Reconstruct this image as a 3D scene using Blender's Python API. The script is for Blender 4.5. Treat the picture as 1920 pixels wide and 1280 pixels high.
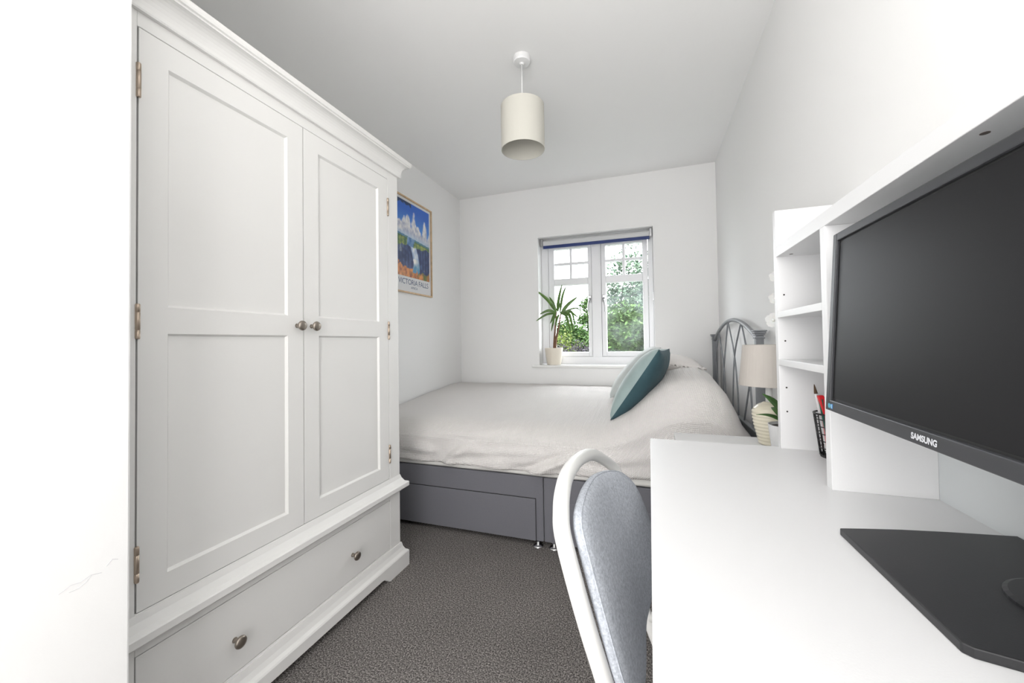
import bpy, bmesh, math, random
from mathutils import Vector, Matrix, noise
random.seed(7)
sc = bpy.context.scene
for o in list(bpy.data.objects): bpy.data.objects.remove(o)
COL = sc.collection

# ------------------------------------------------------------------ camera
F, YAW, PIT, ROL, SY, H = 735., .3363, .0196, .0144, -13., 1.04
cd = bpy.data.cameras.new('camera'); cam = bpy.data.objects.new('camera', cd); COL.objects.link(cam)
right = Vector((math.cos(YAW), math.sin(YAW), 0)); f0 = Vector((-math.sin(YAW), math.cos(YAW), 0)); zz = Vector((0, 0, 1))
fw = f0*math.cos(PIT) + zz*math.sin(PIT); up0 = -f0*math.sin(PIT) + zz*math.cos(PIT)
rx = right*math.cos(ROL) - up0*math.sin(ROL); ux = right*math.sin(ROL) + up0*math.cos(ROL)
M = Matrix((rx, ux, -fw)).transposed().to_4x4(); M.translation = Vector((0, 0, H))
cam.matrix_world = M
cd.sensor_fit = 'HORIZONTAL'; cd.sensor_width = 36; cd.lens = F/1920*36; cd.shift_y = SY/1920; cd.clip_start = .02
sc.camera = cam

# ------------------------------------------------------------------ world (overcast sky)
w = bpy.data.worlds.new('overcast_sky'); sc.world = w; w.use_nodes = True
bg = w.node_tree.nodes['Background']; bg.inputs[0].default_value = (.93, .97, 1, 1); bg.inputs[1].default_value = 12.0

def area(name, loc, rot, sx, sy, power, color=(1, 1, 1), portal=False):
    l = bpy.data.lights.new(name, 'AREA'); l.shape = 'RECTANGLE'; l.size = sx; l.size_y = sy; l.energy = power; l.color = color
    o = bpy.data.objects.new(name, l); COL.objects.link(o); o.location = loc; o.rotation_euler = rot
    if portal: l.cycles.is_portal = True
    return o
# added fill light behind the camera, just inside the closed door
area('rear_fill_light', (-.28, -1.0, 1.2), (math.radians(90), 0, 0), 1.2, 2.1, 43, (1, .99, .98))
# small added fill aimed straight up, brightens the room off the ceiling
area('ceiling_fill_light', (-.2, -.1, 1.35), (math.radians(180), 0, 0), .4, .4, 8, (1, .99, .98))
area('window_portal', (-.43, 3.62, 1.4), (math.radians(-90), 0, 0), 1.0, 1.15, 1, portal=True)
vs = sc.view_settings; vs.view_transform = 'Standard'; vs.look = 'None'; vs.exposure = 0; vs.gamma = 1; vs.use_curve_mapping = False

# ------------------------------------------------------------------ materials
def nt(name):
    m = bpy.data.materials.new(name); m.use_nodes = True
    n = m.node_tree; return m, n, n.nodes['Principled BSDF']
def lin(n, a, b): n.links.new(a, b)
def mat(name, col, rough=.5, metal=0, bump=0, bscale=200, var=0, vscale=5, spec=.5, trans=0, coord='Object', sheen=0):
    m, n, p = nt(name)
    p.inputs['Base Color'].default_value = (*col, 1); p.inputs['Roughness'].default_value = rough
    p.inputs['Metallic'].default_value = metal; p.inputs['Specular IOR Level'].default_value = spec
    if sheen: p.inputs['Sheen Weight'].default_value = sheen
    if trans:
        p.inputs['Subsurface Weight'].default_value = trans; p.inputs['Subsurface Radius'].default_value = (.02, .015, .01)
    if bump or var:
        tc = n.nodes.new('ShaderNodeTexCoord')
    if bump:
        t = n.nodes.new('ShaderNodeTexNoise'); t.inputs['Scale'].default_value = bscale; t.inputs['Detail'].default_value = 3
        b = n.nodes.new('ShaderNodeBump'); b.inputs['Strength'].default_value = bump; b.inputs['Distance'].default_value = .002
        lin(n, tc.outputs[coord], t.inputs['Vector']); lin(n, t.outputs[0], b.inputs['Height']); lin(n, b.outputs[0], p.inputs['Normal'])
    if var:
        t = n.nodes.new('ShaderNodeTexNoise'); t.inputs['Scale'].default_value = vscale; t.inputs['Detail'].default_value = 4
        r = n.nodes.new('ShaderNodeValToRGB'); e = r.color_ramp.elements
        e[0].position = .3; e[1].position = .7
        e[0].color = (*[c*(1-var) for c in col], 1); e[1].color = (*[min(1, c*(1+var)) for c in col], 1)
        lin(n, tc.outputs[coord], t.inputs['Vector']); lin(n, t.outputs[0], r.inputs[0]); lin(n, r.outputs[0], p.inputs['Base Color'])
    return m
WALL = mat('matt_white_paint', (.875, .872, .865), .85, bump=.12, bscale=90, spec=.2)
CEIL = mat('matt_ceiling_paint', (.90, .897, .89), .9, bump=.1, bscale=90, spec=.15)
WARD = mat('off_white_satin_paint', (.845, .838, .82), .38, bump=.04, bscale=60, spec=.4)
LAM = mat('white_laminate', (.80, .80, .805), .42, bump=.06, bscale=400, spec=.45)
LAMB = mat('cool_white_back_board', (.70, .73, .74), .5)
UPVC = mat('white_upvc', (.82, .82, .84), .3)
SILL = mat('white_gloss_sill', (.83, .83, .81), .3)
PEWTER = mat('brushed_pewter', (.34, .30, .26), .38, 1, bump=.05, bscale=300)
BRONZE = mat('aged_nickel_hinge', (.50, .41, .33), .4, 1)
CHROME = mat('chrome', (.75, .75, .75), .12, 1)
DGREY = mat('grey_divan_fabric', (.175, .175, .195), .95, bump=.25, bscale=900, var=.06, vscale=700, spec=.1, sheen=.15)
GREYMET = mat('grey_powder_coat', (.21, .22, .235), .42)
SHEET = mat('white_cotton', (.78, .77, .74), .95, bump=.2, bscale=60, spec=.1)
PILLOW = mat('blush_white_cotton', (.80, .765, .74), .95, bump=.3, bscale=40, spec=.1)
TEAL = mat('dark_teal_velvet', (.050, .100, .118), .75, bump=.25, bscale=30, var=.12, vscale=12, spec=.12, sheen=.08)
SAGE = mat('pale_sage_velvet', (.34, .43, .425), .8, bump=.2, bscale=25, var=.06, vscale=14, spec=.15, sheen=.3)
SAGE2 = mat('silver_sage_velvet', (.54, .575, .565), .8, bump=.2, bscale=25, var=.05, vscale=14, spec=.15, sheen=.3)
CREAM = mat('cream_fabric_shade', (.60, .585, .53), .9, bump=.08, bscale=500, spec=.1)
OATSH = mat('oatmeal_linen_shade', (.58, .54, .50), .95, bump=.15, bscale=500, spec=.1)
CERAM = mat('cream_glazed_ceramic', (.77, .72, .58), .22)
POTC = mat('cream_pot', (.76, .70, .60), .45)
POTW = mat('white_pot', (.78, .78, .78), .35)
SOIL = mat('soil', (.035, .024, .018), .95, bump=1, bscale=150)
LEAF = mat('glossy_leaf', (.045, .13, .022), .35, var=.35, vscale=40)
LEAFY = mat('strap_leaf', (.105, .205, .045), .42, var=.4, vscale=25)
STEM = mat('brown_cane', (.17, .085, .05), .8, var=.4, vscale=60, bump=.5, bscale=120)
PETAL = mat('white_petal', (.86, .86, .84), .6, trans=.2)
WHITEM = mat('white_powder_coat', (.83, .83, .81), .28)
BLACKP = mat('black_plastic', (.018, .018, .020), .42, bump=.06, bscale=900)
BEZEL = mat('charcoal_bezel', (.040, .041, .045), .40, spec=.3)
SCREEN = mat('matt_black_screen', (.016, .016, .017), .38, spec=.07)
GAP = mat('black_gap', (.004, .004, .004), .5)
SILVER = mat('silver_print', (.66, .67, .70), .4)
STICK1 = mat('teal_sticker', (.07, .42, .55), .4); STICK2 = mat('blue_sticker', (.08, .26, .55), .4)
STICKW = mat('white_print', (.55, .75, .8), .4)
OAK = mat('pale_oak_frame', (.62, .44, .27), .5, var=.15, vscale=30)
PAPER = mat('white_print_paper', (.76, .76, .77), .7)
INK = mat('navy_ink', (.06, .10, .20), .7)
BLINDF = mat('pale_grey_blind_fabric', (.66, .665, .67), .8, bump=.1, bscale=400)
BLUE = mat('navy_blue_bar', (.006, .025, .14), .45)
METALG = mat('grey_metal', (.45, .45, .46), .3, 1)
DARKH = mat('dark_keyhole', (.02, .02, .02), .5)
WIRE = mat('black_wire', (.012, .012, .013), .4)
REDP = mat('red_plastic', (.70, .012, .02), .35); GREENP = mat('dark_green_plastic', (.005, .11, .07), .35)
BLUEP = mat('blue_plastic', (.03, .06, .55), .35); WOODP = mat('brown_wood', (.28, .16, .08), .6, var=.3, vscale=80)
WHITEP = mat('white_plastic', (.8, .8, .8), .4); PINKP = mat('pink_plastic', (.75, .25, .27), .4); GOLDP = mat('gold_metal', (.6, .45, .2), .35, 1)
BRIST = mat('brown_bristle', (.10, .06, .035), .9)
CRACK = mat('grey_crack', (.6, .6, .61), .9)
HOLE = mat('dark_hole', (.03, .025, .02), .8); CAPB = mat('brown_screw_cap', (.10, .075, .065), .6)

def carpet():
    m, n, p = nt('speckled_charcoal_carpet')
    tc = n.nodes.new('ShaderNodeTexCoord')
    t = n.nodes.new('ShaderNodeTexNoise'); t.inputs['Scale'].default_value = 200; t.inputs['Detail'].default_value = 6; t.inputs['Roughness'].default_value = .75
    t2 = n.nodes.new('ShaderNodeTexNoise'); t2.inputs['Scale'].default_value = 3; t2.inputs['Detail'].default_value = 3
    r = n.nodes.new('ShaderNodeValToRGB'); e = r.color_ramp.elements
    e[0].position = .40; e[0].color = (.05, .046, .044, 1); e[1].position = .62; e[1].color = (.56, .52, .49, 1)
    x = e.new(.5); x.color = (.19, .176, .169, 1)
    mx = n.nodes.new('ShaderNodeMix'); mx.data_type = 'RGBA'; mx.blend_type = 'MULTIPLY'; mx.inputs[0].default_value = .35
    b = n.nodes.new('ShaderNodeBump'); b.inputs['Strength'].default_value = .3; b.inputs['Distance'].default_value = .003
    lin(n, tc.outputs['Object'], t.inputs['Vector']); lin(n, tc.outputs['Object'], t2.inputs['Vector'])
    lin(n, t.outputs[0], r.inputs[0]); lin(n, r.outputs[0], mx.inputs[6]); lin(n, t2.outputs[0], mx.inputs[7])
    lin(n, mx.outputs[2], p.inputs['Base Color']); lin(n, t.outputs[0], b.inputs['Height']); lin(n, b.outputs[0], p.inputs['Normal'])
    p.inputs['Roughness'].default_value = 1; p.inputs['Specular IOR Level'].default_value = .05
    return m
def waffle():
    m, n, p = nt('oatmeal_waffle_cotton')
    p.inputs['Base Color'].default_value = (.85, .82, .80, 1); p.inputs['Roughness'].default_value = .95; p.inputs['Specular IOR Level'].default_value = .1
    uv = n.nodes.new('ShaderNodeUVMap'); sp = n.nodes.new('ShaderNodeSeparateXYZ'); lin(n, uv.outputs[0], sp.inputs[0])
    outs = []
    for k, pitch in ((0, .0095), (1, .0085)):
        a = n.nodes.new('ShaderNodeMath'); a.operation = 'MULTIPLY'; a.inputs[1].default_value = math.pi/pitch
        s = n.nodes.new('ShaderNodeMath'); s.operation = 'SINE'; ab = n.nodes.new('ShaderNodeMath'); ab.operation = 'ABSOLUTE'
        pw = n.nodes.new('ShaderNodeMath'); pw.operation = 'POWER'; pw.inputs[1].default_value = .6
        lin(n, sp.outputs[k], a.inputs[0]); lin(n, a.outputs[0], s.inputs[0]); lin(n, s.outputs[0], ab.inputs[0]); lin(n, ab.outputs[0], pw.inputs[0]); outs.append(pw)
    mn = n.nodes.new('ShaderNodeMath'); mn.operation = 'MULTIPLY'
    lin(n, outs[0].outputs[0], mn.inputs[0]); lin(n, outs[1].outputs[0], mn.inputs[1])
    inv = n.nodes.new('ShaderNodeMath'); inv.operation = 'SUBTRACT'; inv.inputs[0].default_value = 1; lin(n, mn.outputs[0], inv.inputs[1])
    b = n.nodes.new('ShaderNodeBump'); b.inputs['Strength'].default_value = .75; b.inputs['Distance'].default_value = .004
    lin(n, inv.outputs[0], b.inputs['Height']); lin(n, b.outputs[0], p.inputs['Normal'])
    return m
def wool():
    m, n, p = nt('blue_grey_melange_wool')
    tc = n.nodes.new('ShaderNodeTexCoord'); t = n.nodes.new('ShaderNodeTexNoise'); t.inputs['Scale'].default_value = 380; t.inputs['Detail'].default_value = 3
    t3 = n.nodes.new('ShaderNodeTexNoise'); t3.inputs['Scale'].default_value = 170; t3.inputs['Detail'].default_value = 3
    ad = n.nodes.new('ShaderNodeMath'); ad.operation = 'ADD'; md = n.nodes.new('ShaderNodeMath'); md.operation = 'MULTIPLY'; md.inputs[1].default_value = .5
    r = n.nodes.new('ShaderNodeValToRGB'); e = r.color_ramp.elements
    e[0].position = .38; e[0].color = (.40, .425, .47, 1); e[1].position = .62; e[1].color = (.60, .63, .68, 1)
    b = n.nodes.new('ShaderNodeBump'); b.inputs['Strength'].default_value = .3; b.inputs['Distance'].default_value = .002
    lin(n, tc.outputs['Object'], t.inputs['Vector']); lin(n, tc.outputs['Object'], t3.inputs['Vector'])
    lin(n, t.outputs[0], ad.inputs[0]); lin(n, t3.outputs[0], ad.inputs[1]); lin(n, ad.outputs[0], md.inputs[0])
    lin(n, md.outputs[0], r.inputs[0]); lin(n, r.outputs[0], p.inputs['Base Color']); lin(n, t.outputs[0], b.inputs['Height']); lin(n, b.outputs[0], p.inputs['Normal'])
    p.inputs['Roughness'].default_value = .95; p.inputs['Specular IOR Level'].default_value = .1
    return m
def glass(name, haze=0):
    m = bpy.data.materials.new(name); m.use_nodes = True; n = m.node_tree; n.nodes.clear()
    out = n.nodes.new('ShaderNodeOutputMaterial'); tr = n.nodes.new('ShaderNodeBsdfTransparent'); gl = n.nodes.new('ShaderNodeBsdfGlossy'); gl.inputs['Roughness'].default_value = .02
    mx = n.nodes.new('ShaderNodeMixShader'); mx.inputs[0].default_value = .008
    lin(n, tr.outputs[0], mx.inputs[1]); lin(n, gl.outputs[0], mx.inputs[2]); last = mx
    if haze:
        df = n.nodes.new('ShaderNodeBsdfTranslucent'); df.inputs[0].default_value = (.80, .88, .92, 1)
        tc = n.nodes.new('ShaderNodeTexCoord'); t = n.nodes.new('ShaderNodeTexNoise'); t.inputs['Scale'].default_value = 5; t.inputs['Detail'].default_value = 5
        r = n.nodes.new('ShaderNodeMapRange'); r.inputs[1].default_value = .42; r.inputs[2].default_value = .68; r.inputs[3].default_value = 0; r.inputs[4].default_value = haze
        m2 = n.nodes.new('ShaderNodeMixShader')
        lin(n, tc.outputs['Object'], t.inputs['Vector']); lin(n, t.outputs[0], r.inputs[0]); lin(n, r.outputs[0], m2.inputs[0])
        lin(n, mx.outputs[0], m2.inputs[1]); lin(n, df.outputs[0], m2.inputs[2]); last = m2
    lin(n, last.outputs[0], out.inputs[0]); return m
def foliage(name, c1, c2, sc_=3.):
    m, n, p = nt(name); g = n.nodes.new('ShaderNodeNewGeometry')
    r = n.nodes.new('ShaderNodeValToRGB'); e = r.color_ramp.elements; e[0].color = (*c1, 1); e[1].color = (*c2, 1)
    lin(n, g.outputs['Random Per Island'], r.inputs[0]); lin(n, r.outputs[0], p.inputs['Base Color']); p.inputs['Roughness'].default_value = .6
    p.inputs['Specular IOR Level'].default_value = .06
    return m
def vcol(name, rough=.35):
    m, n, p = nt(name); a = n.nodes.new('ShaderNodeAttribute'); a.attribute_name = 'Col'
    lin(n, a.outputs['Color'], p.inputs['Base Color']); p.inputs['Roughness'].default_value = rough; return m
CARPET, WAFFLE, WOOL = carpet(), waffle(), wool()
GLASS, GLASSH = glass('clear_glass'), glass('misted_glass', .035)
PICGL = glass('picture_glass')

# ------------------------------------------------------------------ builders
WL = {}
def place(o, parent, c):
    if parent is not None:
        o.parent = parent; o.location = Vector(c) - WL[parent.name]
    else: o.location = c
    WL[o.name] = Vector(c)
def mk(name, bm, m, parent=None, smooth=False, bevel=0, seg=2, label=None, cat=None, group=None, kind=None, subsurf=0, mats=None, recalc=True):
    if recalc: bmesh.ops.recalc_face_normals(bm, faces=bm.faces)
    xs = [v.co.x for v in bm.verts]; ys = [v.co.y for v in bm.verts]; zs = [v.co.z for v in bm.verts]
    c = Vector(((min(xs)+max(xs))/2, (min(ys)+max(ys))/2, min(zs)))
    bmesh.ops.translate(bm, verts=bm.verts, vec=-c)
    if smooth:
        for f in bm.faces: f.smooth = True
    me = bpy.data.meshes.new(name); bm.to_mesh(me); bm.free()
    for q in (mats or [m]): me.materials.append(q)
    o = bpy.data.objects.new(name, me); COL.objects.link(o); place(o, parent, c)
    if bevel:
        b = o.modifiers.new('bevel', 'BEVEL'); b.width = bevel; b.segments = seg; b.limit_method = 'ANGLE'; b.angle_limit = math.radians(40); b.harden_normals = False
    if subsurf:
        s = o.modifiers.new('sub', 'SUBSURF'); s.levels = subsurf; s.render_levels = subsurf
    tag(o, label, cat, group, kind); return o
def tag(o, label=None, cat=None, group=None, kind=None):
    for k, v in (('label', label), ('category', cat), ('group', group), ('kind', kind)):
        if v: o[k] = v
def thing(name, loc, label, cat, group=None, kind=None):
    o = bpy.data.objects.new(name, None); COL.objects.link(o); o.empty_display_size = .05; place(o, None, Vector(loc)); tag(o, label, cat, group, kind); return o
def box(bm, x0, x1, y0, y1, z0, z1):
    v = [bm.verts.new((x, y, z)) for z in (z0, z1) for y in (y0, y1) for x in (x0, x1)]
    for f in ((0, 2, 3, 1), (4, 5, 7, 6), (0, 1, 5, 4), (2, 6, 7, 3), (0, 4, 6, 2), (1, 3, 7, 5)): bm.faces.new([v[i] for i in f])
def B(*a):
    bm = bmesh.new(); box(bm, *a); return bm
def BS(lst):
    bm = bmesh.new()
    for a in lst: box(bm, *a)
    return bm
def prism(bm, pts, d0, d1, fn):
    """extrude 2D pts between d0,d1; fn(a,b,d)->xyz"""
    A = [bm.verts.new(fn(a, b, d0)) for a, b in pts]; C = [bm.verts.new(fn(a, b, d1)) for a, b in pts]
    bm.faces.new(A); bm.faces.new(C[::-1]); n = len(pts)
    for i in range(n): bm.faces.new((A[i], A[(i+1) % n], C[(i+1) % n], C[i]))
def lathe(bm, prof, c, n=32, axis='z', cap=True):
    c = Vector(c); rings = []
    for r, h in prof:
        ring = []
        for i in range(n):
            a = 2*math.pi*i/n; p, q = r*math.cos(a), r*math.sin(a)
            d = {'z': (p, q, h), 'x': (h, p, q), 'y': (p, h, q)}[axis]
            ring.append(bm.verts.new(c+Vector(d)))
        rings.append(ring)
    for a, b in zip(rings, rings[1:]):
        for i in range(n): bm.faces.new((a[i], a[(i+1) % n], b[(i+1) % n], b[i]))
    if cap:
        bm.faces.new(rings[0][::-1]); bm.faces.new(rings[-1])
def tube(bm, pts, r, n=10, close=False, r1=None):
    pts = [Vector(p) for p in pts]; rings = []; N = len(pts); prev = None
    for i, p in enumerate(pts):
        a = pts[(i-1) % N] if (close or i) else p; b = pts[(i+1) % N] if (close or i < N-1) else p
        t = (b-a).normalized()
        if prev is None:
            u = t.orthogonal().normalized()
        else:
            u = (prev - t*prev.dot(t)).normalized()
        prev = u; v = t.cross(u); rr = r if r1 is None else r+(r1-r)*i/(N-1)
        rings.append([bm.verts.new(p+u*rr*math.cos(2*math.pi*k/n)+v*rr*math.sin(2*math.pi*k/n)) for k in range(n)])
    rng = range(N if close else N-1)
    for i in rng:
        A, C = rings[i], rings[(i+1) % N]
        for k in range(n): bm.faces.new((A[k], A[(k+1) % n], C[(k+1) % n], C[k]))
    if not close: bm.faces.new(rings[0][::-1]); bm.faces.new(rings[-1])
def spline(pts, m=8):
    P = [Vector(p) for p in pts]; out = []
    for i in range(len(P)-1):
        p0, p1, p2, p3 = P[max(i-1, 0)], P[i], P[i+1], P[min(i+2, len(P)-1)]
        for k in range(m):
            t = k/m
            out.append(.5*((2*p1)+(p2-p0)*t+(2*p0-5*p1+4*p2-p3)*t*t+(3*p1-p0-3*p2+p3)*t**3))
    out.append(P[-1]); return out
def grid(bm, fn, nu, nv, uvfn=None, closeu=False):
    V = [[bm.verts.new(fn(i/nu, j/nv)) for j in range(nv+1)] for i in range(nu+1)]
    uvl = bm.loops.layers.uv.new('UVMap') if uvfn else None
    for i in range(nu):
        for j in range(nv):
            f = bm.faces.new((V[i][j], V[i+1][j], V[i+1][j+1], V[i][j+1]))
            if uvfn:
                for l, (a, b) in zip(f.loops, ((i, j), (i+1, j), (i+1, j+1), (i, j+1))): l[uvl].uv = uvfn(a/nu, b/nv)
    return V
def text_mesh(name, body, size, m, parent, fn, spacing=1., extrude=0, offset=0):
    """flat lettering; fn maps centred (a,b) text coords to world"""
    cu = bpy.data.curves.new('tmp', 'FONT'); cu.body = body; cu.size = size; cu.align_x = 'CENTER'; cu.align_y = 'CENTER'; cu.space_character = spacing; cu.offset = offset
    to = bpy.data.objects.new('tmp', cu); COL.objects.link(to)
    dg = bpy.context.evaluated_depsgraph_get(); dg.update()
    me = bpy.data.meshes.new_from_object(to.evaluated_get(dg)); bpy.data.objects.remove(to)
    bm = bmesh.new(); bm.from_mesh(me); bpy.data.meshes.remove(me)
    for v in bm.verts: v.co = fn(v.co.x, v.co.y)
    return mk(name, bm, m, parent, recalc=False)
def sm(t): t = max(0, min(1, t)); return t*t*(3-2*t)
def interp(x, T):
    if x <= T[0][0]: return T[0][1]
    for (a, p), (b, q) in zip(T, T[1:]):
        if x <= b: return p+(q-p)*sm((x-a)/(b-a))*1.0 if False else p+(q-p)*(x-a)/(b-a)
    return T[-1][1]

# ------------------------------------------------------------------ room shell
XL, XR, YB, ZC = -1.675, .505, 3.335, 2.4
YR = -1.05
WX0, WX1, WZ0, WZ1 = -.913, .045, .838, 1.96
T = .15
mk('floor', B(XL-T, XR+T, YR-T, YB+.3, -.1, 0), CARPET, kind='structure')
mk('ceiling', B(XL-T, XR+T, YR-T, YB+.3, ZC, ZC+.12), CEIL, kind='structure')
mk('wall_back', BS([(XL-T, WX0, YB, YB+.28, 0, ZC), (WX1, XR+T, YB, YB+.28, 0, ZC), (WX0, WX1, YB, YB+.28, WZ1, ZC), (WX0, WX1, YB, YB+.28, 0, WZ0-.022)]), WALL, kind='structure')
mk('wall_right', B(XR, XR+T, YR-T, YB, 0, ZC), WALL, kind='structure')
mk('wall_left', B(XL-T, XL, .46, YB, 0, ZC), WALL, kind='structure')
wn = mk('wall_left_entrance', B(XL-T, -.92, YR-T, .46, 0, ZC), WALL, kind='structure', bevel=.004)
mk('wall_rear', BS([(-.92, -.72, YR-T, YR, 0, ZC), (.16, XR, YR-T, YR, 0, ZC), (-.72, .16, YR-T, YR, 2.03, ZC)]), WALL, kind='structure')
mk('door_1', B(-.72, .16, YR-.10, YR-.06, 0, 2.03), UPVC, kind='structure')
# hairline paint cracks in the entrance wall
for pts in ([(.366, .638), (.380, .645), (.392, .643), (.405, .648), (.420, .644)], [(.378, .634), (.390, .634), (.400, .640), (.406, .647)], [(.426, .652), (.434, .660), (.442, .656)]):
    bm = bmesh.new(); tube(bm, [(-.92, y, z) for y, z in pts], .00045, 5); mk('paint_crack', bm, CRACK, wn)

# window
win = thing('window_1', (-.43, 3.455, .84), 'white double casement window with small upper panes in the back wall', 'window', kind='structure'); del win['category']
FY0, FY1 = 3.455, 3.525
S1, S2 = (-.850, -.463), (-.383, .003); SZ0, SZ1 = .905, 1.905
mk('window_frame', BS([(WX0, S1[0], FY0, FY1, WZ0, WZ1), (S2[1], WX1, FY0, FY1, WZ0, WZ1), (S1[1], S2[0], FY0-.004, FY1, SZ0-.006, SZ1), (S1[0], S2[1], FY0, FY1, WZ0, SZ0), (S1[0], S2[1], FY0, FY1, SZ1, WZ1)]), UPVC, win, bevel=.004)
for k, (a, b) in enumerate((S1, S2)):
    g0, g1 = a+.054, b-.034
    if k == 1: g0, g1 = a+.04, b-.045
    g = .0015
    s = mk('sash', BS([(a+g, g0, FY0+.002, FY1-.01, SZ0+g, SZ1-g), (g1, b-g, FY0+.002, FY1-.01, SZ0+g, SZ1-g), (g0, g1, FY0+.002, FY1-.01, SZ0+g, .946), (g0, g1, FY0+.002, FY1-.01, 1.868, SZ1-g), (g0, g1, FY0+.002, FY1-.01, 1.542, 1.602)]), UPVC, win, bevel=.004)
    gm = (g0+g1)/2
    mk('pane', B(g0, g1, 3.488, 3.492, .946, 1.542), GLASSH if k else GLASS, s)
    for (xa, xb) in ((g0, gm-.011), (gm+.011, g1)):
        for (za, zb) in ((1.602, 1.724), (1.746, 1.868)): mk('pane', B(xa, xb, 3.488, 3.492, za, zb), GLASS, s)
    mk('glazing_bar', B(gm-.011, gm+.011, FY0+.01, FY1-.02, 1.602, 1.868), UPVC, s, bevel=.003)
    for (xa, xb) in ((g0, gm-.011), (gm+.011, g1)): mk('glazing_bar', B(xa, xb, FY0+.012, FY1-.022, 1.724, 1.746), UPVC, s, bevel=.003)
    hx = b-.017 if k == 0 else a+.02; dr = -1 if k == 0 else 1
    hd = mk('handle', B(hx-.012, hx+.012, FY0-.008, FY0+.002, 1.375, 1.44), METALG, s, bevel=.004)
    bm = bmesh.new(); tube(bm, spline([(hx, FY0-.004, 1.40), (hx, FY0-.03, 1.395), (hx+dr*.008, FY0-.04, 1.37), (hx+dr*.014, FY0-.04, 1.33), (hx+dr*.010, FY0-.036, 1.29)]), .008, 10, r1=.0055); mk('lever', bm, METALG, hd, smooth=True)
    bm = bmesh.new(); lathe(bm, [(.008, 0), (.008, .004)], (hx, FY0-.0125, 1.408), 14, 'y'); mk('key_lock', bm, DARKH, hd)
mk('trim_1', B(WX0-.065, WX1+.065, YB-.03, FY0, WZ0-.022, WZ0), SILL, kind='structure', bevel=.006)
# roller blind
rb = thing('roller_blind', (-.43, 3.40, 1.87), 'rolled-up pale grey roller blind with a navy blue bottom bar above the casements', 'blind')
bm = bmesh.new(); lathe(bm, [(.024, -.878), (.024, .018)], (0, 3.405, 1.918), 20, 'x'); mk('roller', bm, BLINDF, rb, smooth=False)
mk('fabric_edge', B(-.872, .014, 3.380, 3.383, 1.893, 1.92), BLINDF, rb)
mk('bottom_bar', B(-.876, .020, 3.374, 3.388, 1.866, 1.892), BLUE, rb, bevel=.004)
for x in (-.893, .028): mk('bracket', B(x-.010, x+.010, 3.385, 3.43, 1.89, 1.958), METALG, rb, bevel=.003)
bm = bmesh.new(); tube(bm, [(.036, 3.392, 1.90), (.037, 3.39, 1.6), (.036, 3.392, 1.345), (.036, 3.40, 1.335), (.036, 3.408, 1.345), (.037, 3.41, 1.6), (.036, 3.41, 1.9)], .0016, 6); mk('pull_cord', bm, WHITEP, rb)
mk('cord_cleat', B(.036, .0445, 3.385, 3.41, 1.36, 1.44), METALG, rb, bevel=.003)

# ------------------------------------------------------------------ wardrobe
WXf = -1.12; y0, y3 = .487, 1.575
wd = thing('wardrobe', (-1.395, 1.03, 0), 'off-white painted double-door wardrobe with one long drawer', 'wardrobe')
XB = XL+.01
mk('carcass', BS([(XB, WXf-.024, y0, y3, .03, 1.90)]), WARD, wd)
fr = mk('face_frame', BS([(WXf-.024, WXf, y0, .5685, .03, 1.84), (WXf-.024, WXf, 1.5015, y3, .03, 1.84), (WXf-.024, WXf, .5685, 1.5015, 1.7965, 1.84), (WXf-.024, WXf, .5685, 1.5015, .334, .4305), (WXf-.024, WXf, .5685, 1.5015, .03, .1175)]), WARD, wd, bevel=.0015)
def door(ya, yb, pa, pb, knob_y):
    g = .0018; x0, x1 = WXf-.022, WXf
    za, zb = .4325, 1.7945; p0, p1, q0, q1 = .492, 1.073, 1.138, 1.732
    d = mk('door', BS([(x0, x1, ya+g, pa, za, zb), (x0, x1, pb, yb-g, za, zb), (x0, x1, pa, pb, za, p0), (x0, x1, pa, pb, p1, q0), (x0, x1, pa, pb, q1, zb)]), WARD, wd)
    for (a, b) in ((p0, p1), (q0, q1)):
        bm = bmesh.new(); t = .0055; xi, xo = WXf-.0085, WXf-.0005
        # recessed panel with a small sloped moulding round it
        O = [bm.verts.new((xo, y, z)) for y, z in ((pa, a), (pb, a), (pb, b), (pa, b))]
        I = [bm.verts.new((xi, y, z)) for y, z in ((pa+t, a+t), (pb-t, a+t), (pb-t, b-t), (pa+t, b-t))]
        for i in range(4): bm.faces.new((O[i], O[(i+1) % 4], I[(i+1) % 4], I[i]))
        bm.faces.new(I)
        K = [bm.verts.new((xi-.008, y, z)) for y, z in ((pa, a), (pb, a), (pb, b), (pa, b))]
        for i in range(4): bm.faces.new((O[i], O[(i+1) % 4], K[(i+1) % 4], K[i]))
        bm.faces.new(K); mk('panel', bm, WARD, d)
    knob(d, (WXf, knob_y, 1.106)); return d
def knob(parent, c):
    bm = bmesh.new(); lathe(bm, [(.0075, 0), (.0065, .004), (.0055, .013), (.008, .018), (.0155, .0205), (.0168, .024), (.0155, .028), (.010, .0305), (.003, .0315)], c, 24, 'x')
    o = mk('knob', bm, PEWTER, parent, smooth=True); tag(o, 'round brushed pewter knob'); return o
d1 = door(.57, 1.035, .632, .973, 1.008); d2 = door(1.035, 1.50, 1.101, 1.435, 1.068)
for d, y in ((d1, .5705), (d2, 1.4995)):
    for za, zb in ((1.627, 1.709), (1.06, 1.142), (.502, .584)):
        bm = bmesh.new(); L = zb-za
        lathe(bm, [(.0042, 0), (.0048, .002), (.0048, L*.24), (.0040, L*.245), (.0040, L*.255), (.0048, L*.26), (.0048, L*.75), (.0040, L*.755), (.0040, L*.765), (.0048, L*.77), (.0048, L-.002), (.003, L)], (WXf+.002, y, za), 12)
        tag(mk('hinge', bm, BRONZE, d, smooth=True), 'aged nickel barrel hinge')
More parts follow.
